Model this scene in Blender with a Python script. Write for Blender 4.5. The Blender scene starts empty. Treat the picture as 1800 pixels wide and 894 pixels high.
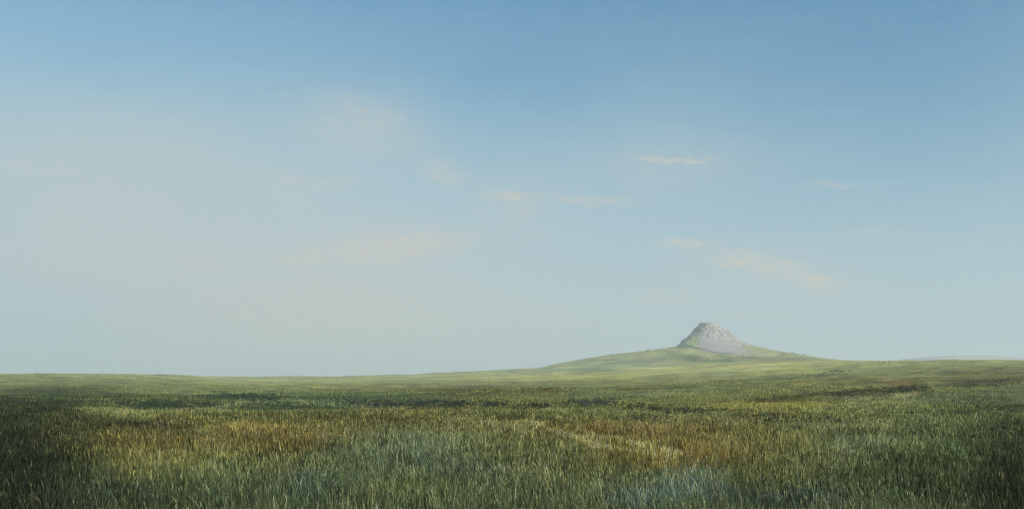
import bpy, math
import numpy as np

# ------------------------------------------------------------------ camera, sky, sun, exposure
S = bpy.context.scene
FPX, EYE, HOR, CX = 1559.0, 1.6, 675.0, 900.0      # focal length in photo pixels, eye height, eye-level row, centre column
cam_d = bpy.data.cameras.new('camera'); cam = bpy.data.objects.new('camera', cam_d)
S.collection.objects.link(cam); S.camera = cam
cam.location = (0, 0, EYE); cam.rotation_euler = (math.radians(90), 0, 0)
cam_d.sensor_width = 36; cam_d.lens = 36 * FPX / 1800
cam_d.shift_y = (HOR - 447) / 1800.0
cam_d.clip_start = 0.1; cam_d.clip_end = 40000

SUN_AZ, SUN_EL = math.radians(126), math.radians(30)   # azimuth clockwise from the view direction (+Y)
sd = bpy.data.lights.new('sun', 'SUN'); sun = bpy.data.objects.new('sun', sd)
S.collection.objects.link(sun)
sd.energy = 3.7; sd.angle = math.radians(1.2); sd.color = (1.0, 0.93, 0.82)
sun.rotation_euler = (math.radians(90) - SUN_EL, 0, -SUN_AZ + math.pi)
sun.location = (60, -30, 60)
S.view_settings.view_transform = 'Standard'; S.view_settings.look = 'None'
S.view_settings.gamma = 1; S.view_settings.exposure = 0.3
S.cycles.max_bounces = 6; S.cycles.diffuse_bounces = 3; S.cycles.glossy_bounces = 1
S.cycles.transmission_bounces = 3; S.cycles.volume_bounces = 1; S.cycles.transparent_max_bounces = 4
S.cycles.use_denoising = True; S.cycles.denoising_prefilter = 'NONE'
S.cycles.denoising_input_passes = 'RGB_ALBEDO_NORMAL'
S.cycles.pixel_filter_type = 'BLACKMAN_HARRIS'; S.cycles.filter_width = 1.3

def lin(c):
    return tuple(((v / 255.0 + 0.055) / 1.055) ** 2.4 if v > 10 else v / 255.0 / 12.92 for v in c)

W = bpy.data.worlds.new('World'); S.world = W; W.use_nodes = True
nt = W.node_tree; N = nt.nodes; L = nt.links; N.clear()
def nd(t, **k):
    n = N.new(t)
    for a, b in k.items(): setattr(n, a, b)
    return n
def setin(n, i, v):
    if isinstance(v, bpy.types.NodeSocket): L.new(v, n.inputs[i])
    else: n.inputs[i].default_value = v
def mth(op, a, b=0.0, c=None, clamp=False):
    n = nd('ShaderNodeMath', operation=op, use_clamp=clamp); setin(n, 0, a); setin(n, 1, b)
    if c is not None: setin(n, 2, c)
    return n.outputs[0]
def mixc(f, a, b):
    n = nd('ShaderNodeMix', data_type='RGBA'); n.clamp_factor = True
    setin(n, 0, f)
    for i, v in ((6, a), (7, b)):
        if isinstance(v, tuple): v = (*v, 1.0) if len(v) == 3 else v
        setin(n, i, v)
    return n.outputs[2]
def ramp(f, pts):
    n = nd('ShaderNodeValToRGB'); e = n.color_ramp.elements; n.color_ramp.interpolation = 'B_SPLINE' if len(pts) > 2 else 'LINEAR'
    for i, (p, c) in enumerate(pts):
        el = e[i] if i < 2 else e.new(p)
        el.position = p; el.color = (*c, 1) if isinstance(c, tuple) else (c, c, c, 1)
    setin(n, 0, f); return n.outputs[0]

tc = nd('ShaderNodeTexCoord'); sep = nd('ShaderNodeSeparateXYZ'); L.new(tc.outputs['Generated'], sep.inputs[0])
azn = mth('ARCTAN2', sep.outputs[0], sep.outputs[1])           # radians, right positive
eln = mth('ARCSINE', sep.outputs[2])
deg = 180 / math.pi
az = mth('MULTIPLY', azn, deg); el = mth('MULTIPLY', eln, deg)
cmb = nd('ShaderNodeCombineXYZ'); L.new(mth('MULTIPLY', az, 1.0), cmb.inputs[0]); L.new(mth('MULTIPLY', el, 2.2), cmb.inputs[1])
def noise(vec, scale, detail=5.0, rough=0.55, dist=0.0):
    n = nd('ShaderNodeTexNoise'); n.inputs['Scale'].default_value = scale; n.inputs['Detail'].default_value = detail
    n.inputs['Roughness'].default_value = rough; n.inputs['Distortion'].default_value = dist
    L.new(vec, n.inputs['Vector']); return n
nw = noise(cmb.outputs[0], 0.11, 4.0)
nsep = nd('ShaderNodeSeparateXYZ'); L.new(nw.outputs['Color'], nsep.inputs[0])
azw = mth('ADD', az, mth('MULTIPLY', mth('SUBTRACT', nsep.outputs[0], 0.5), 9.0))
elw = mth('ADD', el, mth('MULTIPLY', mth('SUBTRACT', nsep.outputs[1], 0.5), 4.0))
nf = noise(cmb.outputs[0], 0.55, 6.0, 0.6)
fine = mth('SUBTRACT', nf.outputs[0], 0.5)
cst = nd('ShaderNodeCombineXYZ'); L.new(mth('MULTIPLY', az, 0.12), cst.inputs[0]); L.new(mth('MULTIPLY', el, 2.5), cst.inputs[1])
streak = mth('SUBTRACT', noise(cst.outputs[0], 1.4, 5.0, 0.6).outputs[0], 0.5)

def px2az(px): return math.degrees(math.atan((px - CX) / FPX))
def row2el(row, px): return math.degrees(math.atan((HOR - row) / math.hypot(FPX, px - CX)))
azs_ = mth('ADD', az, mth('MULTIPLY', mth('SUBTRACT', noise(cmb.outputs[0], 0.35, 4.0).outputs[0], 0.5), 3.2))
n9 = noise(cmb.outputs[0], 0.5, 5.0); n9.inputs['Scale'].default_value = .47
els_ = mth('ADD', el, mth('MULTIPLY', mth('SUBTRACT', n9.outputs[0], 0.5), 1.3))
def blob(px, row, rx, ry, tilt=0.0, warp=1.0, power=1.0):
    a0, e0 = px2az(px), row2el(row, px)
    sa = rx / FPX * deg * 0.9; se = ry / FPX * deg * 0.9
    A = mth('SUBTRACT', azw if warp == 1 else azs_, a0); E = mth('SUBTRACT', elw if warp == 1 else els_, e0)
    if tilt: E = mth('ADD', E, mth('MULTIPLY', A, tilt))
    q = mth('ADD', mth('POWER', mth('ABSOLUTE', mth('DIVIDE', A, sa)), 2.0), mth('POWER', mth('ABSOLUTE', mth('DIVIDE', E, se)), 2.0))
    if power != 1.0: q = mth('POWER', q, power)
    return mth('EXPONENT', mth('MULTIPLY', q, -1.0))

sky = nd('ShaderNodeTexSky'); sky.sky_type = 'NISHITA'; sky.sun_disc = False
sky.sun_elevation = SUN_EL; sky.sun_rotation = SUN_AZ
sky.altitude = 900; sky.air_density = 1.0; sky.dust_density = 0.0; sky.ozone_density = 3.5
SKY_K = 0.12
vm = nd('ShaderNodeVectorMath', operation='MULTIPLY'); L.new(sky.outputs[0], vm.inputs[0]); vm.inputs[1].default_value = (SKY_K * .80, SKY_K * 1.15, SKY_K * 1.01)
vm2 = nd('ShaderNodeVectorMath', operation='SCALE'); L.new(vm.outputs[0], vm2.inputs[0])
L.new(ramp(mth('DIVIDE', el, 90.0, clamp=True), [(0.0, .62), (.13, .74), (.26, 1.0), (.6, 1.0)]), vm2.inputs['Scale'])
skyc = vm2.outputs[0]
# thin high cloud: a veil that thickens towards the horizon, thicker in the west (left) than in the east
elf = mth('DIVIDE', el, 90.0, clamp=True)
veil = ramp(elf, [(0.0, 0.97), (0.09, 0.86), (0.17, 0.57), (0.235, 0.24), (0.28, 0.03), (0.45, 0.05), (0.9, 0.05)])
veil = mth('ADD', veil, mth('MULTIPLY', blob(260, 330, 430, 190), 0.42))
veil = mth('ADD', veil, mth('MULTIPLY', blob(640, 215, 130, 50), 0.12))
veil = mth('ADD', veil, mth('MULTIPLY', blob(1190, 260, 230, 120), 0.13))
veil = mth('ADD', veil, mth('MULTIPLY', blob(1600, 180, 420, 240), -0.30))
veil = mth('ADD', veil, mth('MULTIPLY', blob(920, 150, 220, 110), -0.16))
veil = mth('ADD', veil, mth('MULTIPLY', blob(200, 90, 300, 60), -0.06))
veil = mth('ADD', veil, mth('MULTIPLY', fine, 0.12))
veil = mth('ADD', veil, mth('MULTIPLY', streak, 0.13), clamp=True)
veilc = ramp(elf, [(0.0, lin((174, 194, 200))), (0.1, lin((177, 197, 205))), (0.2, lin((168, 192, 198))), (0.35, lin((158, 188, 200)))])
warmv = mth('ADD', mth('MULTIPLY', blob(620, 590, 430, 130), 0.75), mth('MULTIPLY', blob(300, 330, 260, 150), 0.25))
warmv = mth('ADD', warmv, mth('MULTIPLY', blob(1130, 560, 250, 90), 0.3))
veilc = mixc(warmv, veilc, lin((189, 194, 188)))
vs = nd('ShaderNodeVectorMath', operation='SCALE'); L.new(veilc, vs.inputs[0]); vs.inputs['Scale'].default_value = 0.86
c1 = mixc(veil, skyc, vs.outputs[0])
wisps = [(600, 560, 330, 110, 0, .30), (230, 460, 230, 45, 0, .26), (150, 390, 130, 60, 0, .16), (900, 380, 90, 60, .1, .18), (680, 440, 180, 50, -.05, .25), (1350, 480, 140, 45, .15, .18), (640, 225, 120, 45, .1, .22), (1190, 290, 130, 30, 0, .14),
  (655, 210, 75, 28, .25, .30), (780, 305, 45, 18, .2, .35), (905, 345, 50, 9, .05, .60), (915, 375, 40, 20, 0, .35), (1030, 352, 80, 7, .05, .35),
         (540, 455, 60, 13, -.03, .55), (690, 435, 150, 26, -.1, .60), (790, 418, 50, 10, -.2, .35), (340, 462, 60, 12, 0, .40), (110, 400, 40, 26, 0, .28), (200, 470, 120, 20, 0, .22),
         (1185, 279, 75, 5, .05, .62), (1205, 428, 50, 8, .05, .50), (1330, 462, 85, 15, .17, .75), (1425, 492, 60, 15, .2, .75),
         (1170, 520, 60, 7, 0, .28), (975, 562, 40, 14, 0, .38), (1470, 325, 50, 4, .1, .25), (1510, 410, 60, 5, 0, .22), (560, 318, 90, 7, 0, .28), (60, 298, 60, 5, 0, .25), (1330, 552, 80, 6, 0, .2)]
tot = None
rag = ramp(noise(cmb.outputs[0], 1.3, 6.0, 0.65).outputs[0], [(0.3, 0.3), (0.62, 1.0)])
for px, row, rx, ry, t, k in wisps:
    b = mth('MULTIPLY', blob(px, row, rx * 1.15, ry * 1.4, t, 2, 1.3), min(k * 1.5, .9))
    tot = b if tot is None else mth('MAXIMUM', tot, b)
tot = mth('MULTIPLY', tot, rag, clamp=True)
c2 = mixc(tot, c1, lin((188, 185, 174)))
bg = nd('ShaderNodeBackground'); L.new(c2, bg.inputs[0]); bg.inputs[1].default_value = 1.0
wo = nd('ShaderNodeOutputWorld'); L.new(bg.outputs[0], wo.inputs[0])

# ------------------------------------------------------------------ helpers
rng = np.random.default_rng(7)
def _h(ix, iy, s):
    n = (ix.astype(np.int64) * 374761393 + iy.astype(np.int64) * 668265263 + s * 2147483647) & 0xffffffff
    n = ((n ^ (n >> 13)) * 1274126177) & 0xffffffff
    return ((n ^ (n >> 16)) & 0xffff) / 65535.0
def vnoise(x, y, s=0):
    x = np.asarray(x, float); y = np.asarray(y, float)
    ix = np.floor(x); iy = np.floor(y); fx = x - ix; fy = y - iy
    fx = fx * fx * (3 - 2 * fx); fy = fy * fy * (3 - 2 * fy)
    a = _h(ix, iy, s); b = _h(ix + 1, iy, s); c = _h(ix, iy + 1, s); d = _h(ix + 1, iy + 1, s)
    return (a * (1 - fx) + b * fx) * (1 - fy) + (c * (1 - fx) + d * fx) * fy
def fbm(x, y, s=0, o=4):                                       # about -1..1
    t = 0; a = 1; n = 0
    for i in range(o):
        t = t + a * (vnoise(x * 2 ** i + 17.3 * i, y * 2 ** i - 9.1 * i, s + i) * 2 - 1); n += a; a *= 0.5
    return t / n
def sstep(a, b, x):
    t = np.clip((x - a) / (b - a), 0, 1); return t * t * (3 - 2 * t)

def mesh_obj(name, verts, faces_list, mat, parent=None, col=None, smooth=False, **props):
    """faces_list: list of (n_faces x k) index arrays"""
    me = bpy.data.meshes.new(name)
    verts = np.asarray(verts, np.float32)
    me.vertices.add(len(verts)); me.vertices.foreach_set('co', verts.ravel())
    nl = sum(f.size for f in faces_list); nf_ = sum(len(f) for f in faces_list)
    me.loops.add(nl); me.loops.foreach_set('vertex_index', np.concatenate([f.ravel() for f in faces_list]).astype(np.int32))
    me.polygons.add(nf_)
    tot_ = np.concatenate([np.full(len(f), f.shape[1]) for f in faces_list])
    st = np.concatenate([[0], np.cumsum(tot_)[:-1]]).astype(np.int32)
    me.polygons.foreach_set('loop_start', st)
    if smooth: me.polygons.foreach_set('use_smooth', np.ones(nf_, bool))
    me.update(calc_edges=True)
    if col is not None:
        at = me.color_attributes.new('col', 'FLOAT_COLOR', 'POINT')
        at.data.foreach_set('color', np.concatenate([col, np.ones((len(col), 1))], 1).astype(np.float32).ravel())
    me.materials.append(mat)
    o = bpy.data.objects.new(name, me); S.collection.objects.link(o)
    if parent: o.parent = parent
    for k, v in props.items(): o[k] = v
    return o

# ------------------------------------------------------------------ terrain
PXC = np.array([-400, 0, 200, 320, 400, 600, 750, 900, 943, 978, 1010, 1060, 1130, 1190, 1250, 1320, 1360, 1440, 1520, 1600, 1700, 1800, 2200], float)
DC = np.array([90, 130, 180, 250, 350, 500, 700, 950, 1200, 1600, 2500, 9000], float)
ROWS = np.array([
 [702.7,694,688,679,670,661,655.5,664,668,670,672,674],
 [702.7,694,688,679,670,661,655.5,664,668,670,672,674],
 [702.7,694,688,680,671,663,656,664,668,670,672,674],
 [702.7,694,688,681,674,667,661,660,664,669,672,674],
 [702.7,694,689,683,678,672,667,663,662,668,672,674],
 [702.7,694,689,682,677,671,666,662,660,667,672,674],
 [702.7,694,688,681,675,669,663,659,656,665,671,674],
 [702.7,694,688,680,674,667,661,655,648,662,670,674],
 [702.7,694,688,680,674,667,661,655,645.5,660,670,674],
 [702.7,694,687,679,672,665,658,647,636.5,655,670,674],
 [702.7,694,687,679,672,664,657,646,631,653,670,674],
 [702,693,686,678,671,662,654,641,625,650,668,674],
 [702,693,685,676,669,659,650,635,616,645,668,674],
 [702,692,684,675,666,656,647,630,608,640,668,674],
 [702,692,683,674,664,654,645,629,604,640,668,674],
 [702,692,682,672,661,651,642,628,611,645,668,674],
 [702,691,681,671,660,649,640,628,616,648,668,674],
 [702,691,679,668,656,645,637,632,630,655,670,674],
 [702,690,676,664,651,641,635,634,638,660,670,674],
 [702,689,674,660,646,637,634.5,638,645,662,672,674],
 [701,688,671,654,641,635,636,642,650,665,672,674],
 [700,686,668,650,639,635,640,648,655,668,672,674],
 [700,686,668,650,639,635,640,648,655,668,672,674]])
for k, dv in zip(range(12, 20), (3, 4, 5, 4, 4, 5, 4, 2)): ROWS[k - 1, 8] -= dv
TANT = (HOR - ROWS) / FPX + EYE / DC[None, :]                  # z / distance
TANT = np.concatenate([np.zeros((len(PXC), 3)), TANT], 1)
LDC = np.log(np.concatenate([[1.0, 40, 65], DC]))
GP = np.linspace(-400, 2200, 521); GL = np.linspace(0, math.log(9000), 420)
t1 = np.array([np.interp(GL, LDC, r) for r in TANT])
t2 = np.array([np.interp(GP, PXC, t1[:, j]) for j in range(len(GL))]).T
def gsm(a, sig, axis):
    r = int(sig * 3); k = np.exp(-0.5 * (np.arange(-r, r + 1) / sig) ** 2); k /= k.sum()
    return np.apply_along_axis(lambda v: np.convolve(np.pad(v, r, mode='edge'), k, mode='valid'), axis, a)
t2 = gsm(gsm(t2, 1.6, 0), 2.6, 1)
def ground_z(x, y):
    x = np.asarray(x, float); y = np.asarray(y, float)
    d = np.maximum(np.hypot(x, y), 1.0)
    yy = np.where(y > 0.45 * np.abs(x), y, 0.45 * np.abs(x) + 1e-6)
    px = np.clip(CX + FPX * x / yy, -399, 2199)
    dd = np.clip(np.where(y > 0, np.maximum(y, 0.5 * d), d), 1, 8900)
    gi = (px + 400) / 5.0; gj = np.log(dd) / (GL[1] - GL[0])
    i0 = np.clip(gi.astype(int), 0, 519); j0 = np.clip(gj.astype(int), 0, 418); fi = gi - i0; fj = gj - j0
    t = (t2[i0, j0] * (1 - fi) + t2[i0 + 1, j0] * fi) * (1 - fj) + (t2[i0, j0 + 1] * (1 - fi) + t2[i0 + 1, j0 + 1] * fi) * fj
    back = sstep(-0.3, 0.35, y / d)
    z = t * dd * back
    z = z + 0.05 * fbm(x / 4, y / 4, 3, 3) * (1 - sstep(60, 200, d)) * sstep(3, 12, d)
    z = z + 0.20 * fbm(x / 16, y / 11, 13, 3) * (1 - sstep(200, 500, d)) * sstep(8, 30, d)
    z = z + 1.0 * fbm(x / 60, y / 42, 23, 3) * sstep(45, 130, d)
    z = z + 0.36 * fbm(x / 40, y / 11 + x / 90, 37, 2) * sstep(28, 70, d) * (1 - sstep(250, 500, d))
    z = z + 1.5 * fbm(x / 75, y / 50, 61, 3) * sstep(450, 850, d)
    z = z + 0.7 * fbm(x / 35, y / 60, 39, 3) * sstep(300, 600, d)
    z = z + 0.42 * fbm(x / 14, y / 12, 29, 3) * sstep(60, 200, d)
    z = z + 2.2 * fbm(x / 150, y / 120, 33, 3) * sstep(230, 600, d) * (1 - 0.5 * sstep(1050, 1200, d))
    return z
def find_d(px, row):
    """distance at which the ground is seen at this photo pixel (first hit along the ray)"""
    ds = np.exp(np.linspace(math.log(6), math.log(1500), 900))
    x = (px - CX) / FPX * ds; z = ground_z(x, ds)
    rr = HOR - (z - EYE) * FPX / ds
    k = np.nonzero(rr <= row)[0]
    return ds[k[0]] if len(k) else 1300.0

# ---- plant cover: patches of grass colour, shade of the hollows painted in, laid out on the ground (lateral tangent, log distance)
# column, row, half width, half depth (photo units), colour, weight
PATCH = [
 # far hill and skyline
 (150, 672, 260, 5, (128,134, 82), .7), (1230, 648, 330, 9, (186,184, 96), .85), (1290, 668, 260, 5, (142,142, 68), .6),
 (1010, 632, 60, 4, (150,150,80), .5), (1090, 640, 70, 6, (120,138,98), .6), (1210, 629, 60, 5, (112,120,50), .8), (1250, 634, 50, 2.5, (92,104,44), .8),
 (1390, 630, 60, 4, (118,124,58), .7), (1330, 625, 40, 3, (110,120,56), .7), (1400, 633, 20, 2, (150,132,74), .7), (1290, 640, 100, 2.5, (160,168,100), .7),
 (1350, 652, 130, 3, (158,164,96), .6),
 (1640, 664, 230, 7, (112,108,44), .8), (1760, 660, 110, 12, (104,104,44), .7), (1560, 652, 60, 4, (128,134,78), .5),
 (1500, 675, 240, 9, (120,120,58), .7), (1620, 657, 70, 2, (132,134,80), .6), (1440, 716, 200, 9, (144,136,66), .85), (1250, 700, 200, 8, (118,120,54), .6),
 (1100, 688, 160, 6, (112,118,74), .6), (1090, 672, 120, 4, (118,116,56), .6),
 # left middle
 (120, 690, 210, 12, (74,86,48), .8), (60, 715, 160, 20, (58,70,40), .8), (290, 689, 70, 5, (112,124,78), .7), (430, 700, 90, 6, (52,68,46), .9),
 (300, 713, 90, 6, (50,64,42), .9), (480, 718, 90, 7, (58,74,52), .85), (590, 708, 80, 9, (60,76,54), .8), (560, 690, 120, 5, (96,112,72), .6),
 (235, 726, 75, 5, (118,118,66), .8), (390, 722, 90, 4, (104,112,68), .6), (250, 753, 70, 7, (44,44,28), .85), (180, 745, 80, 14, (60,64,40), .6),
 (700, 705, 130, 12, (66,82,58), .8), (760, 682, 170, 4, (112,108,62), .6), (880, 690, 90, 7, (106,100,48), .7), (820, 676, 200, 3, (128,134,92), .5),
 (860, 702, 90, 5, (104,112,64), .6), (970, 700, 100, 6, (110,112,56), .6),
 (470, 742, 140, 8, (92,92,50), .7), (600, 745, 120, 10, (90,86,44), .6), (440, 758, 60, 7, (134,114,54), .85),
 # ochre swathe left
 (480, 784, 140, 17, (102, 87, 42), .85), (590, 782, 70, 16, (104, 84, 36), .8), (250, 790, 100, 22, (104, 88, 44), .85), (300, 822, 110, 22, (110,110,62), .8),
 (520, 815, 90, 14, (104,92,46), .7), (150, 810, 40, 25, (78,84,44), .5),
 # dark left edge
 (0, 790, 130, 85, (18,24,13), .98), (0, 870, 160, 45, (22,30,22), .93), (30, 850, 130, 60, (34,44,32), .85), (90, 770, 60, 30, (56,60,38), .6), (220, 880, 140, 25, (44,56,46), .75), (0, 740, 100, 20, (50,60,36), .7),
 # centre
 (760, 745, 100, 10, (100,98,52), .7), (700, 765, 100, 12, (82,84,52), .6), (860, 752, 70, 8, (118,116,72), .6), (1000, 755, 160, 10, (106, 92, 48), .75), (1150, 768, 150, 14, (110, 90, 46), .75),
 (1180, 745, 120, 5, (110,102,56), .6), (860, 780, 150, 16, (104,108,66), .6), (720, 795, 110, 22, (100,116,92), .8), (660, 820, 100, 25, (84,98,72), .7),
 (860, 838, 60, 16, (72,88,84), .75), (800, 830, 130, 20, (78,92,80), .7), (970, 830, 110, 25, (92,98,62), .6), (1160, 815, 110, 18, (112, 94, 44), .8), (1240, 800, 120, 20, (116, 98, 46), .8),
 (450, 850, 170, 25, (82,94,62), .7), (560, 870, 110, 22, (70,88,76), .8), (770, 875, 120, 20, (86,98,60), .7), (640, 885, 60, 14, (76,82,50), .6), (900, 880, 120, 22, (74,86,62), .7),
 (1050, 870, 80, 22, (96,104,70), .6), (1200, 845, 80, 12, (100,92,48), .7), (1170, 880, 70, 18, (84,106,106), .85), (1230, 868, 40, 20, (102,120,108), .75), (1270, 880, 40, 18, (78,94,90), .7),
 (1380, 888, 100, 16, (52,66,66), .85), (1340, 850, 80, 18, (88,92,50), .7),
 # right
 (1400, 780, 110, 22, (112,106,54), .7), (1450, 815, 110, 22, (90, 94, 58), .6), (1530, 765, 80, 14, (92,98,58), .7), (1520, 795, 60, 16, (94,104,92), .6),
 (1640, 725, 130, 12, (92,106,68), .8), (1600, 745, 110, 6, (104,112,70), .75), (1500, 757, 120, 4, (104,108,66), .6), (1740, 715, 90, 20, (74,84,48), .8),
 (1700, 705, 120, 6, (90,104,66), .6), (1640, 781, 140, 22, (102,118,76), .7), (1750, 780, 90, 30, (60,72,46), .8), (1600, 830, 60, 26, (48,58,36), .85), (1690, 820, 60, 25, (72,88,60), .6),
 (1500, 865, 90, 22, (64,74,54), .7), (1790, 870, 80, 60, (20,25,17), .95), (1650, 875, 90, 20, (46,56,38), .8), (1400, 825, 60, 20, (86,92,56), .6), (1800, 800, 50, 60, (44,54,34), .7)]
LINES = [ # crests and folds: relief shading painted into the grass colour, pale swells, dark folds
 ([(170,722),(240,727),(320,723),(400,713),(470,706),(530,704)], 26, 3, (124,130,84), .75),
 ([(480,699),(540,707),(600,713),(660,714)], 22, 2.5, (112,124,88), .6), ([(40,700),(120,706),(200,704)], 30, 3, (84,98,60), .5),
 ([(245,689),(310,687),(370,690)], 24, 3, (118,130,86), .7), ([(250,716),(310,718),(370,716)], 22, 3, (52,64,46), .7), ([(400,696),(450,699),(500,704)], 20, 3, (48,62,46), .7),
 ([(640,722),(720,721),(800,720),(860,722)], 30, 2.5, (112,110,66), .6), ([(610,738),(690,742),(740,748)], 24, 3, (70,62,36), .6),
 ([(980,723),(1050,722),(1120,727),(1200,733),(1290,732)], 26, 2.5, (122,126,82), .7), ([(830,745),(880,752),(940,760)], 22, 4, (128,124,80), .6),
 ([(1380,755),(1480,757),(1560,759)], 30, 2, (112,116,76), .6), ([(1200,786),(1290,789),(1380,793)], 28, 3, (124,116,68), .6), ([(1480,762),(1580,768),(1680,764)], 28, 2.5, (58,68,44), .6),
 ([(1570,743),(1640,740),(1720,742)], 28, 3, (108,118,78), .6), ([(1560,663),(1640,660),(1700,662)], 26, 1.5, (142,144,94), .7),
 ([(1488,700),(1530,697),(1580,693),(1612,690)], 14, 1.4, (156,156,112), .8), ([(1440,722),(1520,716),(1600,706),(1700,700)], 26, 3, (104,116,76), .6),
 ([(1330,705),(1400,700),(1470,694),(1540,687),(1610,681)], 22, 3, (86,76,34), .7), ([(1690,672),(1750,670),(1800,664)], 22, 3, (78,72,32), .7),  # brown bands: shadow below the right-hand banks, painted as colour
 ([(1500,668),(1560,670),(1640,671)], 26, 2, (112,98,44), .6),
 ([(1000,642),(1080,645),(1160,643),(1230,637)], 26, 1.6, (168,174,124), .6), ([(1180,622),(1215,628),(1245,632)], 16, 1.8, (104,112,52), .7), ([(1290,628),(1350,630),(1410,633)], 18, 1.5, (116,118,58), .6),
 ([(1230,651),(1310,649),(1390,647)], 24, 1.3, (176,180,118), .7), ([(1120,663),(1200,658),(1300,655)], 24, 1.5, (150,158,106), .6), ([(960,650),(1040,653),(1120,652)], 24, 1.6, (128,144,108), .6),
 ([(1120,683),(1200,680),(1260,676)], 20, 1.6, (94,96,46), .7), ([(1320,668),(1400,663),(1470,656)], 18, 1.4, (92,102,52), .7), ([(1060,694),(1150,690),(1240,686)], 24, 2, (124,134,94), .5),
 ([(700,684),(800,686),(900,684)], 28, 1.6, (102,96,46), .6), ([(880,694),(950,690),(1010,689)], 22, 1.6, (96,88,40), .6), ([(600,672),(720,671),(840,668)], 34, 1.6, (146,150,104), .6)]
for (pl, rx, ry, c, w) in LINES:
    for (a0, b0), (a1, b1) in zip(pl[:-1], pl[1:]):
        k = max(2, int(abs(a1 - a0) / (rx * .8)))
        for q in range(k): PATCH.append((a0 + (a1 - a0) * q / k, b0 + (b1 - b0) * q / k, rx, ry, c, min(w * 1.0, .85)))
_P = []
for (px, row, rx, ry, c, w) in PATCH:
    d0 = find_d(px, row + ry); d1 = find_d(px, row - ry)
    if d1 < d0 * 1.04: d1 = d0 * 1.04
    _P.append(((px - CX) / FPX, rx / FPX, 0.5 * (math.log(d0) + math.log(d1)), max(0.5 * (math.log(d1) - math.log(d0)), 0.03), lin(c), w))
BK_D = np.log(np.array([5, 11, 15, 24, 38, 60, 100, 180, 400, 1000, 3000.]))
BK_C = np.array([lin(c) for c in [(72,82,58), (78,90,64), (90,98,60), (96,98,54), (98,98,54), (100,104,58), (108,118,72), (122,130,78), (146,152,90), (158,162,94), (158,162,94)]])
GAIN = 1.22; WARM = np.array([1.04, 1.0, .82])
# wheel tracks: world polylines (x, y, half width)
TR = []
for pts in ([(905,740,5),(935,745,6),(975,757,7),(1017,773,8),(1060,788,8),(1100,797,9),(1160,812,10),(1215,826,9)], [(1045,768,5),(1080,776,8),(1120,784,9),(1160,796,9),(1200,808,9)]):
    q = []
    for px, row, hw in pts:
        d = find_d(px, row); q.append(((px - CX) / FPX * d, d, hw / FPX * d * 2.9))
    TR.append(np.array(q))
def track_w(x, y):
    """1 on a wheel track, 0 off it"""
    r = np.zeros_like(x)
    wx = x + 0.25 * fbm(x / 1.5, y / 1.5, 91, 2); wy = y
    for q in TR:
        for k in range(len(q) - 1):
            a, b = q[k], q[k + 1]; v = b[:2] - a[:2]; L2 = v @ v
            t = np.clip(((wx - a[0]) * v[0] + (wy - a[1]) * v[1]) / L2, 0, 1)
            dd = np.hypot(wx - a[0] - t * v[0], wy - a[1] - t * v[1]) / (a[2] * (1 - t) + b[2] * t)
            r = np.maximum(r, 1 - sstep(0.55, 1.15, dd))
    return r
def cover(x, y):
    x = np.asarray(x, float); y = np.asarray(y, float)
    d = np.maximum(np.hypot(x, y), 2.0); ys = np.maximum(y, 0.3 * d)
    u = np.clip(x / ys, -1.5, 1.5); v = np.log(np.maximum(ys, 4))
    uw = u + 0.035 * fbm(u * 14, v * 7, 41, 4); vw = v + 0.10 * fbm(u * 12 + 5, v * 9, 47, 4)
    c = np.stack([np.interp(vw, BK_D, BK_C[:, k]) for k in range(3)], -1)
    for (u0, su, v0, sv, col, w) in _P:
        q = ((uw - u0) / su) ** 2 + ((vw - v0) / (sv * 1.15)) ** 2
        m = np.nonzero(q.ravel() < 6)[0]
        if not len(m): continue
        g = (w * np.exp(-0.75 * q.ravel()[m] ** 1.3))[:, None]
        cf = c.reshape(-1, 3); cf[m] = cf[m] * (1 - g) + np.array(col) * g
    n1 = fbm(u * 55, v * 26, 53, 4)                             # streaks and tufts that run across the slope
    n2 = fbm(u * 18 + 3, v * 15, 59, 3)
    c = c * (1 + 0.55 * n1 + 0.22 * n2)[..., None]
    c = c * (1 + np.stack([0.10 * n2, 0.02 * n2, -0.08 * n2], -1))
    m_ = c.mean(-1, keepdims=True); c = c + (m_ - c) * 0.10
    tw = track_w(x, y)[..., None]
    c = c * (1 - 0.85 * tw) + np.array(lin((176, 162, 108))) * 0.85 * tw
    return np.clip(c * GAIN * WARM, 0.002, 0.8)

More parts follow.
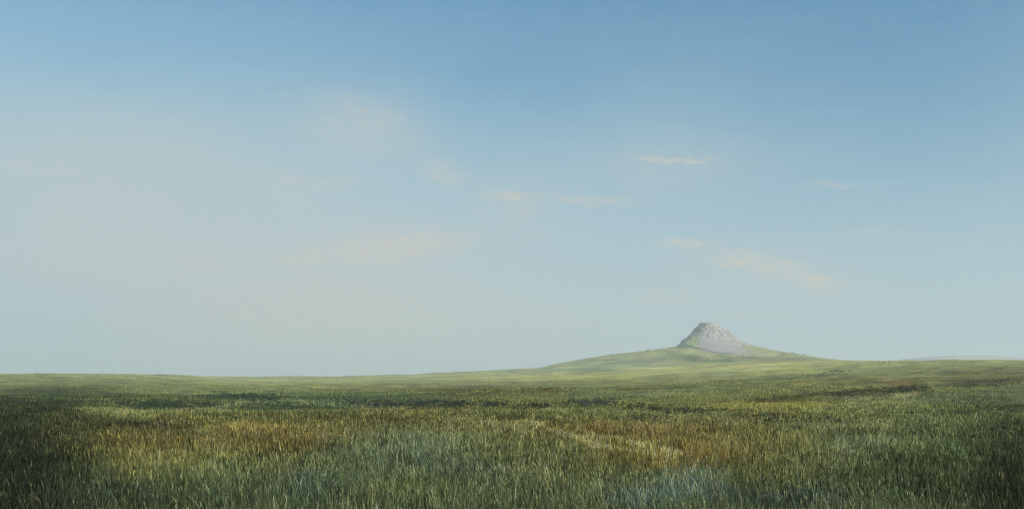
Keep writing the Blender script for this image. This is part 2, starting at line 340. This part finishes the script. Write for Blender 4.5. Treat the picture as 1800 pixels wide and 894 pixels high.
# ------------------------------------------------------------------ materials
def new_mat(name):
    m = bpy.data.materials.new(name); m.use_nodes = True; t = m.node_tree; t.nodes.clear(); return m, t
def soil_mat():
    m, t = new_mat('turf_and_soil'); n = t.nodes; l = t.links
    at = n.new('ShaderNodeAttribute'); at.attribute_name = 'col'
    ge = n.new('ShaderNodeTexCoord')
    n1 = n.new('ShaderNodeTexNoise'); n1.inputs['Scale'].default_value = 1.3; n1.inputs['Detail'].default_value = 8; n1.inputs['Roughness'].default_value = .7
    l.new(ge.outputs['Object'], n1.inputs['Vector'])
    r = n.new('ShaderNodeValToRGB'); r.color_ramp.elements[0].position = .3; r.color_ramp.elements[0].color = (.45, .42, .36, 1)
    r.color_ramp.elements[1].position = .7; r.color_ramp.elements[1].color = (1.1, 1.05, .95, 1); l.new(n1.outputs[0], r.inputs[0])
    mx = n.new('ShaderNodeMix'); mx.data_type = 'RGBA'; mx.blend_type = 'MULTIPLY'; mx.inputs[0].default_value = 1
    l.new(at.outputs['Color'], mx.inputs[6]); l.new(r.outputs[0], mx.inputs[7])
    b = n.new('ShaderNodeBsdfPrincipled'); b.inputs['Roughness'].default_value = .95; b.inputs['Specular IOR Level'].default_value = .1
    l.new(mx.outputs[2], b.inputs['Base Color'])
    bp = n.new('ShaderNodeBump'); bp.inputs['Strength'].default_value = .8; bp.inputs['Distance'].default_value = .08; l.new(n1.outputs[0], bp.inputs['Height']); l.new(bp.outputs[0], b.inputs['Normal'])
    o = n.new('ShaderNodeOutputMaterial'); l.new(b.outputs[0], o.inputs[0]); return m
def blade_mat(name, trans=.35, rough=.6, spec=.08):
    m, t = new_mat(name); n = t.nodes; l = t.links
    at = n.new('ShaderNodeAttribute'); at.attribute_name = 'col'
    b = n.new('ShaderNodeBsdfPrincipled'); b.inputs['Roughness'].default_value = rough; b.inputs['Specular IOR Level'].default_value = spec
    l.new(at.outputs['Color'], b.inputs['Base Color'])
    tr = n.new('ShaderNodeBsdfTranslucent'); l.new(at.outputs['Color'], tr.inputs[0])
    mx = n.new('ShaderNodeMixShader'); mx.inputs[0].default_value = trans
    l.new(b.outputs[0], mx.inputs[1]); l.new(tr.outputs[0], mx.inputs[2])
    o = n.new('ShaderNodeOutputMaterial'); l.new(mx.outputs[0], o.inputs[0]); return m
M_soil = soil_mat(); M_blade = blade_mat('grass_blades'); M_scrub = blade_mat('scrub_leaves', .15, .7, .1)

# ------------------------------------------------------------------ ground sheet (polar grid round the viewpoint, out to the horizon)
azs = np.concatenate([np.arange(-180, -48, 4.0), np.arange(-48, 48, 0.16), np.arange(48, 180, 4.0)])
rad = np.exp(np.linspace(math.log(0.8), math.log(6000), 560))
A, R = np.meshgrid(np.radians(azs), rad, indexing='ij')
X = np.sin(A) * R; Y = np.cos(A) * R; Z = ground_z(X, Y)
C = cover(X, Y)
na, nr = X.shape
V = np.stack([X, Y, Z], -1).reshape(-1, 3); Cv = C.reshape(-1, 3)
i = np.arange(na)[:, None]; j = np.arange(nr - 1)[None, :]; i2 = (i + 1) % na
F = np.stack([i * nr + j, i * nr + j + 1, i2 * nr + j + 1, i2 * nr + j], -1).reshape(-1, 4)
V = np.concatenate([V, [[0, 0, float(ground_z(0.0, 0.8))]]]); Cv = np.concatenate([Cv, [Cv[0]]])
ii = np.arange(na); T = np.stack([np.full(na, len(V) - 1), ii * nr, ((ii + 1) % na) * nr], -1)
# far ground is all plant cover (blades too small to stand apart): it takes the cover's colour, painted relief shading included
mesh_obj('ground', V, [F, T], M_soil, col=Cv, smooth=True, kind='structure')

# ------------------------------------------------------------------ wheel tracks: worn strips a few millimetres above the ground
def path_mat():
    m, t = new_mat('worn_track'); n = t.nodes; l = t.links
    ge = n.new('ShaderNodeTexCoord')
    n1 = n.new('ShaderNodeTexNoise'); n1.inputs['Scale'].default_value = 2.2; n1.inputs['Detail'].default_value = 8
    l.new(ge.outputs['Object'], n1.inputs['Vector'])
    r = n.new('ShaderNodeValToRGB'); r.color_ramp.elements[0].position = .3; r.color_ramp.elements[0].color = (*lin((104, 92, 58)), 1)
    r.color_ramp.elements[1].position = .7; r.color_ramp.elements[1].color = (*lin((160, 146, 104)), 1); l.new(n1.outputs[0], r.inputs[0])
    b = n.new('ShaderNodeBsdfPrincipled'); b.inputs['Roughness'].default_value = .95; b.inputs['Specular IOR Level'].default_value = .1
    l.new(r.outputs[0], b.inputs['Base Color'])
    o = n.new('ShaderNodeOutputMaterial'); l.new(b.outputs[0], o.inputs[0]); return m
M_path = path_mat()
pv, pf = [], []; base = 0
for q in TR:
    tt = np.linspace(0, len(q) - 1, 90); P = np.stack([np.interp(tt, np.arange(len(q)), q[:, k]) for k in range(3)], -1)
    dr = np.gradient(P[:, :2], axis=0); dr /= np.linalg.norm(dr, axis=1)[:, None]; nn = np.stack([-dr[:, 1], dr[:, 0]], -1)
    w = P[:, 2] * (0.6 + 0.12 * fbm(tt * 3, tt * 0, 5, 2))
    cols = np.linspace(-1, 1, 7)
    G = P[:, None, :2] + nn[:, None, :] * (cols[None, :, None] * w[:, None, None])
    g = G.reshape(-1, 2); z = ground_z(g[:, 0], g[:, 1]) + 0.02
    z += np.tile(np.where(np.abs(cols) > .99, -0.035, 0), len(P))
    pv.append(np.concatenate([g, z[:, None]], 1)); a = np.arange(len(P) - 1)[:, None]; b = np.arange(6)[None, :]
    pf.append((np.stack([a * 7 + b, a * 7 + b + 1, a * 7 + 7 + b + 1, a * 7 + 7 + b], -1) + base).reshape(-1, 4)); base += len(g)
mesh_obj('path', np.concatenate(pv), [np.concatenate(pf)], M_path, smooth=True, kind='structure')

# ------------------------------------------------------------------ grass blades
def blades(name, x, y, h, w, lean, lean_dir, face, col, tipf, mat, curve=0.5, **props):
    n = len(x); z = ground_z(x, y) - 0.02
    fx, fy = np.cos(face) * w / 2, np.sin(face) * w / 2
    lx, ly = np.cos(lean_dir) * lean * h, np.sin(lean_dir) * lean * h
    V = np.empty((n, 5, 3), np.float32)
    mx_, my_ = x + lx * 0.33, y + ly * 0.33; mz = z + h * 0.58
    V[:, 0] = np.stack([x - fx, y - fy, z], -1); V[:, 1] = np.stack([x + fx, y + fy, z], -1)
    V[:, 2] = np.stack([mx_ + fx * .75, my_ + fy * .75, mz], -1); V[:, 3] = np.stack([mx_ - fx * .75, my_ - fy * .75, mz], -1)
    V[:, 4] = np.stack([x + lx, y + ly, z + h * np.sqrt(np.maximum(1 - lean ** 2 * curve, .2))], -1)
    k = np.arange(n)[:, None] * 5
    Q = k + np.array([[0, 1, 2, 3]]); Tn = k + np.array([[3, 2, 4]])
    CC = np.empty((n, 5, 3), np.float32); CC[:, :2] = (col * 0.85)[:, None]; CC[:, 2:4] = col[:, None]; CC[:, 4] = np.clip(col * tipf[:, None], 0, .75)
    return mesh_obj(name, V.reshape(-1, 3), [Q, Tn], mat, col=CC.reshape(-1, 3), **props)

def scatter(n, d0, d1, umax=0.68, p=0.0):
    r = rng.random(n)
    d = np.exp(math.log(d0) + (math.log(d1) - math.log(d0)) * r)
    u = (rng.random(n) * 2 - 1) * umax
    return u * d + (rng.random(n) * 2 - 1) * 6.5, d
def tufted(nt_, per, d0, d1, spread, umax=0.68):
    x, y = scatter(nt_, d0, d1, umax)
    x = np.repeat(x, per); y = np.repeat(y, per); tid = np.repeat(np.arange(nt_), per)
    s = spread * np.sqrt(y / 15)
    return x + rng.normal(size=len(x)) * s, y + rng.normal(size=len(x)) * s, tid
PXW = 1.0 / 887
def make_grass(name, nt_, per, d0, d1, hmean, wpx, tufts_spread, palef, **props):
    x, y, tid = tufted(nt_, per, d0, d1, tufts_spread)
    n = len(x); d = y
    th = rng.random(nt_); tang = rng.random(nt_) * 2 * math.pi; tb = rng.normal(size=nt_)
    hn = 0.75 + 0.5 * vnoise(x / (0.10 * d + 1), y / (0.2 * d + 1), 71)
    cl = vnoise(x / (.018 * d + .25), y / (.05 * d + .25), 77); h = hmean * hn * (0.62 + 0.7 * cl) * (0.55 + 0.5 * th[tid]) * (0.6 + 0.6 * rng.random(n))
    tw = track_w(x, y); h *= 1 - 0.35 * tw
    w = np.maximum(0.006, wpx * PXW * d * (0.5 + 0.9 * rng.random(n)))
    lean = np.clip(np.abs(rng.normal(size=n)) * 0.15 + 0.06 * th[tid], 0, .8)
    ld = tang[tid] + rng.normal(size=n) * 0.9
    ld = np.where(rng.random(n) < .35, rng.normal(size=n) * 0.6 + 2.8, ld)     # a light wind from the right
    face = rng.normal(size=n) * 0.8
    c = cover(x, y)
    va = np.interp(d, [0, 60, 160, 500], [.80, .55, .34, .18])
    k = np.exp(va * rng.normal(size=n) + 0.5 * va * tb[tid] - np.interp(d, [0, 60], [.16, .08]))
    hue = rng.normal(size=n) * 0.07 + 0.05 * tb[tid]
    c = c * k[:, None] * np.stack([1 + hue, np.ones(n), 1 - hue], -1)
    pale = rng.random(n) < palef * np.interp(d, [0, 60, 200], [1, 1, .3])
    c[pale] = c[pale] * 1.3 + np.array(lin((178, 176, 126))) * 0.34 * np.clip(c[pale].mean(1) / 0.09, .25, 1.2)[:, None]
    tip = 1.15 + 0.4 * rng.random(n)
    return blades(name, x, y, h, w, lean, ld, face, np.clip(c, .002, .7), tip, M_blade, **props)

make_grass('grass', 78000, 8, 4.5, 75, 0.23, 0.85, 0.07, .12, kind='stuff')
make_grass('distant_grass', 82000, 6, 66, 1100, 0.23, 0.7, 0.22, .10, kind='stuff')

def make_tall(name, nt_, per, d0, d1, hmean, wpx, **props):
    x, y, tid = tufted(nt_, per, d0, d1, 0.10); n = len(x); d = y
    keep = (fbm(x / (.05 * d + .5), np.log(y) * 9, 83, 4) + .25 * rng.normal(size=n) > np.interp(d, [9, 30, 60], [-.1, 0.1, .6])) & (track_w(x, y) < .1)
    x, y, tid, d = x[keep], y[keep], tid[keep], d[keep]; n = len(x)
    tb = rng.random(nt_); ta = rng.random(nt_) * 2 * math.pi
    h = hmean * (.6 + .8 * rng.random(n)) * (.7 + .6 * tb[tid]); w = np.maximum(.005, wpx * PXW * d * (.5 + rng.random(n)))
    lean = np.clip(np.abs(rng.normal(size=n)) * .30 + .1, 0, .9); ld = ta[tid] + rng.normal(size=n) * .8
    c = cover(x, y); m_ = c.mean(1, keepdims=True)
    c = (c * .82 + m_ * np.array([1.08, 1.15, .62]) * .22) * np.exp(.45 * rng.normal(size=n) + .6 * (tb[tid] - .45))[:, None]
    return blades(name, x, y, h, w, lean, ld, rng.normal(size=n) * .7, np.clip(c, .003, .5), 1.35 + rng.random(n) * .7, M_blade, curve=.9, **props)
def make_weeds(n0):
    x, y, tid = tufted(n0, 7, 9, 30, 0.035); n = len(x)
    keep = (track_w(x, y) < .1); ta = rng.random(n0) * 2 * math.pi; hb = .6 + .8 * rng.random(n0)
    h = .20 * hb[tid] * (.7 + .5 * rng.random(n)); w = .018 * hb[tid] * (.6 + .7 * rng.random(n)) * np.sqrt(y / 12)
    c = cover(x, y) * np.array([.9, 1.12, .95]) * np.exp(.3 * rng.normal(size=n0))[tid][:, None] * 1.1
    k = keep
    return blades('weeds', x[k], y[k], h[k], w[k], rng.uniform(.35, .85, n)[k], (ta[tid] + rng.normal(size=n) * 1.6)[k], (rng.normal(size=n) * 1.0)[k], np.clip(c, .003, .4)[k], np.full(k.sum(), 1.1), M_blade, curve=.9, kind='stuff')
make_weeds(900)
def make_seed_heads(n0):
    x, y = scatter(n0, 9, 42); k = (fbm(x / 3, y / 3, 87, 3) > -.05) & (track_w(x, y) < .1); x, y = x[k], y[k]; n = len(x)
    h = rng.uniform(.26, .42, n); ld = rng.normal(size=n) * .9 + 2.8; ln = rng.uniform(.05, .3, n) * h
    z = ground_z(x, y); tx, ty, tz = x + np.cos(ld) * ln, y + np.sin(ld) * ln, z + h
    hw = np.maximum(.002, .22 * PXW * y); W = np.maximum(.007, .75 * PXW * y); L_ = rng.uniform(.035, .06, n)
    V = np.stack([np.stack([x - hw, y, z], -1), np.stack([x + hw, y, z], -1), np.stack([tx + hw * .6, ty, tz], -1), np.stack([tx - hw * .6, ty, tz], -1),
                  np.stack([tx, ty, tz - L_ * .2], -1), np.stack([tx + W * .5, ty + .002, tz + L_ * .35], -1), np.stack([tx + np.cos(ld) * L_ * .4, ty, tz + L_], -1), np.stack([tx - W * .5, ty - .002, tz + L_ * .35], -1)], 1)
    k = np.arange(n)[:, None] * 8; Q = np.concatenate([k + np.array([[0, 1, 2, 3]]), k + np.array([[4, 5, 6, 7]])])
    m_ = cover(x, y).mean(1)[:, None] / .12
    c = np.array(lin((156, 152, 104))) * np.clip(m_, .25, 1.2) ** .8 * np.exp(.3 * rng.normal(size=n))[:, None]
    CC = np.repeat(c[:, None], 8, 1); CC[:, :4] *= .6
    return mesh_obj('seed_heads', V.reshape(-1, 3), [Q], M_blade, col=np.clip(CC.reshape(-1, 3), .003, .6), kind='stuff')
make_seed_heads(3200)
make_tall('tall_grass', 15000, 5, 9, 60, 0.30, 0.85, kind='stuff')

# ------------------------------------------------------------------ low dark scrub in the hollow and along the banks
SC = [ # column, row, half width, half depth, count, colour
 (640,714,40,3,50,(50,60,50)), (735,714,90,4,150,(42,50,44)), (800,713,30,4,60,(42,50,42)), (872,715,28,4,70,(46,48,40)), (940,719,24,4,60,(42,42,32)), (900,739,35,2.5,50,(66,66,34)),
 (1040,711,50,5,140,(54,60,54)), (1130,719,30,3,55,(48,48,30)), (1130,740,40,6,90,(58,60,48)), (1215,727,45,4,110,(44,48,40)), (1165,723,30,2,30,(60,60,34)),
 (1300,735,30,5,50,(64,68,44)), (1365,740,40,6,110,(52,56,40)), (1420,743,35,5,80,(54,60,44)), (1475,748,30,4,35,(58,62,42)),
 (1335,708,20,3,40,(70,64,28)), (1400,704,60,3,80,(82,76,34)), (1480,697,60,4,120,(66,62,30)), (1560,690,60,4,130,(54,56,26)), (1610,685,30,3,50,(50,50,26)),
 (1700,681,80,3,80,(66,72,36)), (1780,671,40,3,70,(54,54,26)), (1660,657,60,2,40,(86,82,36)), (1196,612,14,1.5,30,(100,108,64)), (1335,614,16,1.5,30,(100,108,62)), (1290,622,20,1.5,30,(104,110,64)), (1150,618,30,2,30,(104,114,70)), (1060,634,50,3,40,(104,114,70)), (120,660,120,2,40,(96,106,66)), (560,664,120,2,40,(96,106,66)), (1560,640,80,3,40,(96,104,54)), (1430,660,40,1.5,50,(78,86,42)), (1475,654,20,1.5,40,(66,76,36)), (1380,667,60,2,30,(88,96,48)),
 (1290,674,60,2,60,(84,92,46)), (1265,672,20,2,30,(80,86,42)), (1100,686,30,2,30,(84,82,36)), (960,687,40,2,30,(84,80,38)), (430,700,70,4,110,(50,64,46)), (300,713,80,4,110,(46,58,40)), (480,716,60,4,70,(52,66,50)),
 (1220,629,18,1.5,40,(84,94,46)), (1250,634,40,1.5,60,(86,96,48)), (1310,628,40,1.2,40,(96,106,56)), (230,752,50,4,40,(42,44,30)), (560,722,60,2,40,(60,70,50)), (1390,624,30,1.5,30,(96,104,60))]
sv, sc_ = [], []
for (px, row, rx, ry, cnt, col) in SC:
    for _ in range(int(cnt * .9)):
        p = px + rng.normal() * rx * .6; r_ = row + rng.normal() * ry * .75
        d = find_d(p, r_)
        if d > 1250: continue
        x0 = (p - CX) / FPX * d; s = d / FPX * rng.uniform(2.2, 5.5) * (1.0 if d < 150 else .6)
        nl = 26; th = rng.random(nl) * 2 * math.pi; ph = np.arccos(rng.random(nl)); rr = s * rng.random(nl) ** .4
        cx_ = x0 + np.cos(th) * np.sin(ph) * rr * 1.3; cy_ = d + np.sin(th) * np.sin(ph) * rr * 1.3
        z0 = float(ground_z(x0, d)); cz = z0 + .12 + s * .25 + np.cos(ph) * rr * 0.9
        ls = s * rng.uniform(.14, .32, nl)
        n1 = rng.normal(size=(nl, 3)); n1 /= np.linalg.norm(n1, axis=1)[:, None]
        n2 = np.cross(n1, rng.normal(size=(nl, 3))); n2 /= np.linalg.norm(n2, axis=1)[:, None]
        c0 = np.stack([cx_, cy_, cz], -1)
        q = np.stack([c0 + n1 * ls[:, None], c0 + n2 * ls[:, None] * .5, c0 - n1 * ls[:, None], c0 - n2 * ls[:, None] * .5], 1)
        sv.append(q.reshape(-1, 3))
        cc = np.array(lin(col)) * GAIN * 1.2 * np.exp(rng.normal(size=nl) * .3)[:, None] * math.exp(rng.normal() * .2)
        sc_.append(np.repeat(cc, 4, 0))
sv = np.concatenate(sv); sc_ = np.clip(np.concatenate(sc_), .003, .5)
mesh_obj('scrub', sv, [np.arange(len(sv)).reshape(-1, 4)], M_scrub, col=sc_, kind='stuff')

# ------------------------------------------------------------------ the rocky butte on the grassy hill
BD = 1200.0; BX = (1245 - CX) / FPX * BD; U = BD / FPX          # metres per photo pixel at its distance
def rock_mat(name, c_lo, c_hi, green, gz):
    m, t = new_mat(name); n = t.nodes; l = t.links
    ge = n.new('ShaderNodeTexCoord'); at = n.new('ShaderNodeAttribute'); at.attribute_name = 'col'
    n1 = n.new('ShaderNodeTexNoise'); n1.inputs['Scale'].default_value = .2; n1.inputs['Detail'].default_value = 9; n1.inputs['Roughness'].default_value = .7
    l.new(ge.outputs['Object'], n1.inputs['Vector'])
    r = n.new('ShaderNodeValToRGB'); r.color_ramp.elements[0].position = .3; r.color_ramp.elements[0].color = (*c_lo, 1)
    r.color_ramp.elements[1].position = .65; r.color_ramp.elements[1].color = (*c_hi, 1); l.new(n1.outputs[0], r.inputs[0])
    sx = n.new('ShaderNodeSeparateColor'); l.new(at.outputs['Color'], sx.inputs[0])
    mx = n.new('ShaderNodeMix'); mx.data_type = 'RGBA'; l.new(sx.outputs[0], mx.inputs[0]); l.new(r.outputs[0], mx.inputs[6]); mx.inputs[7].default_value = (*green, 1)
    mx2 = n.new('ShaderNodeMix'); mx2.data_type = 'RGBA'; l.new(sx.outputs[1], mx2.inputs[0]); l.new(mx.outputs[2], mx2.inputs[6]); mx2.inputs[7].default_value = (*lin((92, 94, 88)), 1)
    b = n.new('ShaderNodeBsdfPrincipled'); b.inputs['Roughness'].default_value = .95; b.inputs['Specular IOR Level'].default_value = .1
    l.new(mx2.outputs[2], b.inputs['Base Color'])
    bp = n.new('ShaderNodeBump'); bp.inputs['Strength'].default_value = .9; bp.inputs['Distance'].default_value = .8; l.new(n1.outputs[0], bp.inputs['Height']); l.new(bp.outputs[0], b.inputs['Normal'])
    o = n.new('ShaderNodeOutputMaterial'); l.new(b.outputs[0], o.inputs[0]); return m
M_rock = rock_mat('pale_rock', lin((150, 142, 132)), lin((186, 176, 168)), lin((158, 158, 84)), 0)
nth, nrr = 420, 220
th = np.linspace(0, 2 * math.pi, nth, endpoint=False); rr = np.linspace(0, 1, nrr)
TH, RR = np.meshgrid(th, rr, indexing='ij')
cs, sn = np.cos(TH), np.sin(TH)                                  # cs > 0 right, sn < 0 towards the viewpoint
rx_ = np.where(cs > 0, 92 * U, 58 * U); ry_ = np.where(sn < 0, 330 * U, 70 * U)
Rm = 1 / np.sqrt((cs / rx_) ** 2 + (sn / ry_) ** 2)
rad_ = RR * Rm; bx = cs * rad_; by = sn * rad_
HT = 41.0 * U
# side profiles in photo pixels from the axis: height above the foot
PL = np.array([[0, 41], [11, 40.6], [14, 38], [20, 31], [27, 22.5], [35, 14.5], [44, 7], [52, 2], [58, -1.5]])
PR = np.array([[0, 41], [12, 40.5], [16, 37], [25, 30], [36, 22], [48, 14], [58, 7.0], [66, 4.0], [78, 1.6], [92, -.6]])
wr = 0.5 + 0.5 * np.clip(cs * 1.3, -1, 1)
ra = rad_ / U; fl = np.interp(ra, PL[:, 0], PL[:, 1]); fr = np.interp(ra, PR[:, 0], PR[:, 1])
PF = np.array([[0, 41], [12, 40.5], [17, 36], [27, 28], [40, 18], [58, 9.5], [85, 4.5], [120, 2.8], [220, 2.4], [300, 1.6], [330, -.5]])
wf = sstep(.15, .85, -sn)
H = (fl * (1 - wr) + fr * wr) * (1 - wf) + np.interp(ra, PF[:, 0], PF[:, 1]) * wf
H *= U * .94
THW = TH; TH = TH + .35 * fbm(bx / 16, by / 16, 201, 3)
slope = np.clip(1 - np.abs(ra - 32) / 34, 0, 1)
gul = fbm(TH * 5.4 + 43, ra * .02, 107, 3); gul2 = fbm(TH * 12 + 90, ra * .05, 105, 3)
ridg = 1 - np.abs(gul) * 2.2
damp = 1 - .6 * sstep(45, 75, ra)
H += damp * slope * (1.3 * (ridg - .5) + 2.0 * gul2) * sstep(8, 22, ra)
H += damp * fbm(bx / 4.5, by / 4.5, 111, 4) * 1.7 * (0.35 + slope) * sstep(0.0, .1, RR)
crag = sstep(.1, .7, -cs + 0.3 * fbm(bx / 9, by / 9, 7, 2)) * sstep(9, 16, ra) * (1 - sstep(36, 48, ra))
H += crag * 2.6 * np.abs(fbm(bx / 6, by / 6, 115, 3))
H += 0.9 * fbm(bx / 3.0 + 8, by / 3.0, 119, 3) * (1 - sstep(12, 22, ra))
wx, wy = BX + bx, BD + by
zfoot = float(ground_z(BX, BD))
zg = ground_z(wx, wy)
# the hill's crest carries it; towards the edge the rock meets the turf
blend = sstep(.35, 1.0, RR) * (1 - wf) + sstep(28, 90, ra) * wf
zz = (zfoot + H) * (1 - blend) + (zg + H) * blend
edge = sstep(.86, 1, RR); zz = zz * (1 - edge) + (zg - 1.2) * edge
lobe = fbm(TH * 3 + 2, RR * 4, 121, 3)
lim = 84 + 24 * np.clip(cs, 0, 1) + 260 * np.exp(-((THW - math.radians(265)) / .24) ** 2) + 14 * np.exp(-((THW - math.radians(285)) / .3) ** 2) - 42 * np.exp(-((THW - math.radians(226)) / .36) ** 2)
green = .93 * sstep(.6, 1.2, rad_ / U / lim + .34 * fbm(bx / 16, by / 16, 125, 4) + .30 * fbm(bx / 4, by / 4, 128, 3))
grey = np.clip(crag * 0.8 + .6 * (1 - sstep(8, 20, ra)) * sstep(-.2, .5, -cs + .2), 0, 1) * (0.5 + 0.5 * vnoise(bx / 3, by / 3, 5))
bv = np.stack([wx, wy, zz], -1).reshape(-1, 3)
bc = np.stack([green, grey, np.zeros_like(green)], -1).reshape(-1, 3)
i = np.arange(nth)[:, None]; j = np.arange(nrr - 1)[None, :]; i2 = (i + 1) % nth
F = np.stack([i * nrr + j, i * nrr + j + 1, i2 * nrr + j + 1, i2 * nrr + j], -1)[:, 1:].reshape(-1, 4)
ii = np.arange(nth); T = np.stack([np.full(nth, 0), ii * nrr + 1, ((ii + 1) % nth) * nrr + 1], -1)
mesh_obj('rocky_hill', bv, [F[:, ::-1], T], M_rock, col=bc, smooth=True, kind='structure')
# loose boulders on its flanks
def boulders(pts, sizes):
    ico = []
    ph = (1 + 5 ** .5) / 2
    b = np.array([(-1,ph,0),(1,ph,0),(-1,-ph,0),(1,-ph,0),(0,-1,ph),(0,1,ph),(0,-1,-ph),(0,1,-ph),(ph,0,-1),(ph,0,1),(-ph,0,-1),(-ph,0,1)]) / 1.9
    f = np.array([(0,11,5),(0,5,1),(0,1,7),(0,7,10),(0,10,11),(1,5,9),(5,11,4),(11,10,2),(10,7,6),(7,1,8),(3,9,4),(3,4,2),(3,2,6),(3,6,8),(3,8,9),(4,9,5),(2,4,11),(6,2,10),(8,6,7),(9,8,1)])
    vs, fs = [], []
    for k, (p, s) in enumerate(zip(pts, sizes)):
        q = b * (1 + rng.normal(size=(12, 1)) * .2) * np.array([1.2, 1.0, .7]) * s * rng.uniform(.7, 1.3, 3)
        vs.append(q + p); fs.append(f + 12 * k)
    return np.concatenate(vs), np.concatenate(fs)
sel = rng.choice(len(bv), 420, replace=False, p=((1 - green) * RR * (ra > 10) * (ra < 110) / (ra + 20)).ravel() / ((1 - green) * RR * (ra > 10) * (ra < 110) / (ra + 20)).sum())
rv, rf = boulders(bv[sel], rng.uniform(.5, 1.7, len(sel)))
rcv = np.zeros((len(rv), 3)); rcv[:, 1] = np.repeat(rng.random(len(sel)) * .7, 12)
mesh_obj('rubble', rv, [rf], M_rock, col=rcv, kind='stuff')

# ------------------------------------------------------------------ far mesa on the right
MD = 2300.0; UM = MD / FPX
prof = np.array([[1560, 640], [1598, 634.5], [1612, 630.5], [1640, 628], [1665, 626.8], [1690, 626.3], [1712, 626.6], [1722, 628.8], [1762, 630], [1778, 632.5], [1800, 636], [1850, 642], [1900, 650]])
pxs = np.linspace(1560, 1900, 260); dep = np.linspace(-1, 1, 40)
PX, DE = np.meshgrid(pxs, dep, indexing='ij')
zt = EYE + (HOR - (np.interp(PX, prof[:, 0], prof[:, 1]) - 2.2)) * UM
X = (PX - CX) * UM; Y = MD + DE * 270
pr = np.interp(np.abs(DE), [0, .35, .55, 1], [1, .96, .6, 0]); gz = ground_z(X, Y) - 4
Z = gz + (zt - gz) * pr + 3 * fbm(X / 50, Y / 50, 131, 4) * (np.abs(DE) > .15)
i = np.arange(259)[:, None]; j = np.arange(39)[None, :]
F = np.stack([i * 40 + j, i * 40 + 40 + j, i * 40 + 41 + j, i * 40 + 1 + j], -1).reshape(-1, 4)
gcol = np.zeros((X.size, 3)); gcol[:, 0] = .25 * vnoise(X.ravel() / 90, Y.ravel() / 90, 9)
mesh_obj('far_hill', np.stack([X, Y, Z], -1).reshape(-1, 3), [F], M_rock, col=gcol, smooth=True, kind='structure')

# ------------------------------------------------------------------ haze
HZ = 4.2e-4
zb, zt_ = float(V[:, 2].min()) - 1.0, 130.0
hx = 6200.0
hv = np.array([(sx * hx, sy * hx, z) for z in (zb, zt_) for sy in (-1, 1) for sx in (-1, 1)])
hf = np.array([(0, 2, 3, 1), (4, 5, 7, 6), (0, 1, 5, 4), (2, 6, 7, 3), (0, 4, 6, 2), (1, 3, 7, 5)])
m, t = new_mat('haze_air'); pvn = t.nodes.new('ShaderNodeVolumePrincipled'); mo = t.nodes.new('ShaderNodeOutputMaterial')
pvn.inputs['Color'].default_value = (.865, .945, 1.0, 1); pvn.inputs['Density'].default_value = HZ; pvn.inputs['Anisotropy'].default_value = 0.1
t.links.new(pvn.outputs[0], mo.inputs['Volume'])
mesh_obj('haze', hv, [hf], m, kind='stuff')
